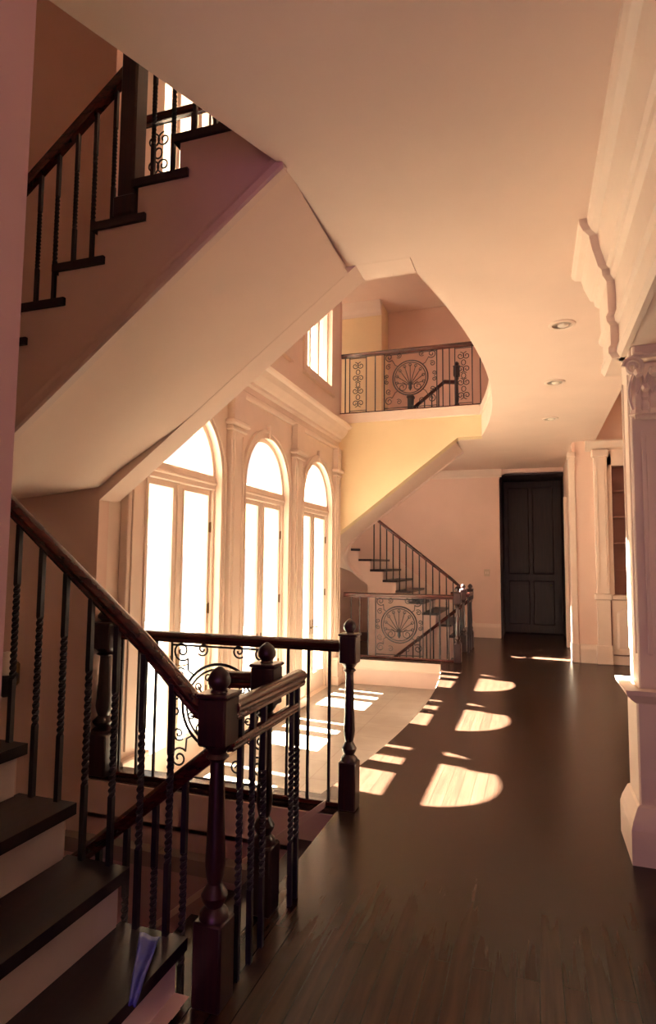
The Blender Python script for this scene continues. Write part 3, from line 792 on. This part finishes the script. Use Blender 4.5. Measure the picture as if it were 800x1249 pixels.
# ------------------------------------------------------------------ small things
for i, (y, lab) in enumerate(((5.39, 'round recessed ceiling light, nearest and largest of the row'), (7.13, 'round recessed ceiling light, middle of the row of three'), (8.95, 'round recessed ceiling light, farthest of the row, above the dark doorway'))):
    l = thing('recessed_light', lab, 'ceiling light', (.275, y, CEIL), 'recessed lights along the hall ceiling')
    MB().lathe([(.075, -.002), (.078, -.010), (.10, -.012), (.112, -.006), (.112, 0), (.075, .0)], (.275, y, CEIL), 28).build('trim_ring', 'trim', l, True)
    m = MB(); m.lathe([(.076, -.003), (.074, -.004), (.05, -.0035), (.02, -.003)], (.275, y, CEIL), 24); m.build('baffle', 'nickel', l, True)
    m = MB(); m.lathe([(.045, -.004), (.042, -.010), (.03, -.016), (.0, -.018)], (.285, y+.01, CEIL), 18); m.build('bulb', 'bulb', l, True)
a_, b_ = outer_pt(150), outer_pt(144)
m = MB(); m.plate([a_, b_, (b_[0]+.03, b_[1]-.05), (a_[0]+.03, a_[1]-.05)], [], XY, UP, 7.1); struct(m.build('trim_upper_casing', 'darkwood'))  # plain dark upright strip on the upper curved wall
# wall sconce in the near stair tower
sx, sy = outer_pt(158)
cdir = Vector((WX-sx, OC-sy, 0)).normalized()
p0 = Vector((sx, sy, .72))
l = thing('wall_sconce', 'small metal wall lamp on the curved stairwell wall at far left', 'wall lamp', p0)
m = MB(); c = p0+cdir*.015; m.lathe([(.05, -.09), (.065, -.07), (.065, .07), (.05, .09)], (c.x, c.y, c.z), 16); m.build('backplate', 'brass', l, True)
m = MB(); c = p0+cdir*.09; m.lathe([(.02, -.16), (.05, -.13), (.075, -.05), (.085, 0), (.08, .01), (.02, .0)], (c.x, c.y, c.z), 18); m.tube([p0, p0+cdir*.09-Vector((0, 0, .05))], .012, 8); m.build('cup', 'iron', l, True)
m = MB(); m.lathe([(.055, .0), (.065, .05), (.06, .12), (.035, .17), (.0, .18)], (c.x, c.y, c.z), 18); m.build('lamp_shade', 'bulb', l, True)
# switch plate at the far wall
s_ = thing('light_switch', 'small square switch plate left of the dark doorway', 'switch', (-.93, 13.6, 1.38))
MB().bbox(-.99, -.87, 13.588, 13.6, 1.31, 1.46, .004).build('plate', 'plate', s_)
for x in (-.955, -.91): MB().bbox(x-.01, x+.01, 13.578, 13.59, 1.36, 1.41, .004).build('toggle', 'trim', s_)
# blue streak on the lowest step, built as a thin solid strip
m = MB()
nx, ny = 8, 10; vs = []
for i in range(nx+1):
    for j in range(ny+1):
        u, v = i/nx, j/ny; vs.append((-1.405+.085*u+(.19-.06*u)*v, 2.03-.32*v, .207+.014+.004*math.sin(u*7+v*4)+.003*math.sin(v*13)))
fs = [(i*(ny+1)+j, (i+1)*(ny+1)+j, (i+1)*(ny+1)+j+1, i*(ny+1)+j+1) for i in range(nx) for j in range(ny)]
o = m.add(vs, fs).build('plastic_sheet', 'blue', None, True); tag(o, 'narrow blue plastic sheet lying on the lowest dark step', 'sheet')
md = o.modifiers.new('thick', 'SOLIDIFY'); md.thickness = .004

# ------------------------------------------------------------------ outside
struct(MB().box(-14, WX-.24, -2, 18, PIT-.25, PIT-.1).build('ground_terrace', 'terrace'))
for c in WIN:
    p = sempty('column_porch', (-4.275, c+.525, PIT-.1), 'white porch column outside the glass doors', 'column')
    m = MB(); m.lathe([(.17, 0), (.17, .12), (.15, .16), (.13, .2), (.13, 2.0), (.115, 4.3), (.16, 4.36), (.17, 4.45)], (-4.275, c+.525, PIT-.1), 20); m.build('shaft', 'porch', p, True)

struct(MB().box(-4.42, -4.18, 4.15, 9.95, 1.78, 2.80).build('beam_porch', 'porch'))
# ------------------------------------------------------------------ light
sun = bpy.data.lights.new('sun', 'SUN'); sun.energy = 440; sun.angle = math.radians(.6); sun.color = (1, .94, .74)
so = bpy.data.objects.new('sun', sun); COL.objects.link(so)
d = Vector((1.0, -.14, -1.0)).normalized(); so.rotation_euler = d.to_track_quat('-Z', 'Y').to_euler()
W = bpy.data.worlds.new('sky'); S.world = W; W.use_nodes = True; nt = W.node_tree
bg = nt.nodes['Background']; tc = nt.nodes.new('ShaderNodeTexCoord'); sp = nt.nodes.new('ShaderNodeSeparateXYZ')
mr = nt.nodes.new('ShaderNodeMapRange'); mr.inputs['From Min'].default_value = -.6; mr.inputs['From Max'].default_value = .2
mx = nt.nodes.new('ShaderNodeMix'); mx.data_type = 'RGBA'
mx.inputs[6].default_value = (2.8, 2.6, 2.3, 1); mx.inputs[7].default_value = (1.35, .22, 1.2, 1)  # second colour is a magenta fill added for the near surfaces
nt.links.new(tc.outputs['Generated'], sp.inputs[0]); nt.links.new(sp.outputs['X'], mr.inputs['Value'])
nt.links.new(mr.outputs['Result'], mx.inputs[0]); nt.links.new(mx.outputs[2], bg.inputs['Color'])
bg.inputs['Strength'].default_value = 1.0
def portal(x, y, z, w, h, rot):
    l = bpy.data.lights.new('window_daylight', 'AREA'); l.shape = 'RECTANGLE'; l.size = w; l.size_y = h; l.cycles.is_portal = True
    o = bpy.data.objects.new('window_daylight', l); COL.objects.link(o); o.location = (x, y, z); o.rotation_euler = rot
for c in WIN:
    portal(WX-.23, c, 1.37, 3.55, 1.3, (0, -PI/2, 0)); portal(WX-.23, c, 5.6, 2.15, 1.18, (0, -PI/2, 0))

portal(.1, -3.05, 1.65, 2.2, 2.7, (PI/2, 0, 0))  # portal for the added fill opening behind the viewer
# ------------------------------------------------------------------ camera
F = 740.0; yaw, pitch, roll = math.radians(18.57855237), math.radians(4.65519305), math.radians(.51566202)
f = Vector((-math.sin(yaw)*math.cos(pitch), math.cos(yaw)*math.cos(pitch), math.sin(pitch)))
r = Vector((math.cos(yaw), math.sin(yaw), 0)); u = r.cross(f)
cr_, sr_ = math.cos(roll), math.sin(roll); r, u = cr_*r+sr_*u, cr_*u-sr_*r
cam = bpy.data.cameras.new('camera'); co = bpy.data.objects.new('camera', cam); COL.objects.link(co)
cam.sensor_fit = 'VERTICAL'; cam.sensor_height = 36; cam.lens = F/1249*36; cam.clip_start = .05
co.matrix_world = Matrix(((r.x, u.x, -f.x, 0), (r.y, u.y, -f.y, 0), (r.z, u.z, -f.z, 1.6), (0, 0, 0, 1)))
S.camera = co
S.view_settings.view_transform = 'Standard'; S.view_settings.look = 'None'; S.view_settings.exposure = .16; S.view_settings.gamma = 1
S.view_settings.use_curve_mapping = False
S.cycles.use_denoising = True
S.cycles.max_bounces = 10; S.cycles.diffuse_bounces = 6; S.cycles.glossy_bounces = 4; S.cycles.transparent_max_bounces = 12
S.cycles.caustics_reflective = False; S.cycles.caustics_refractive = False; S.cycles.sample_clamp_indirect = 8
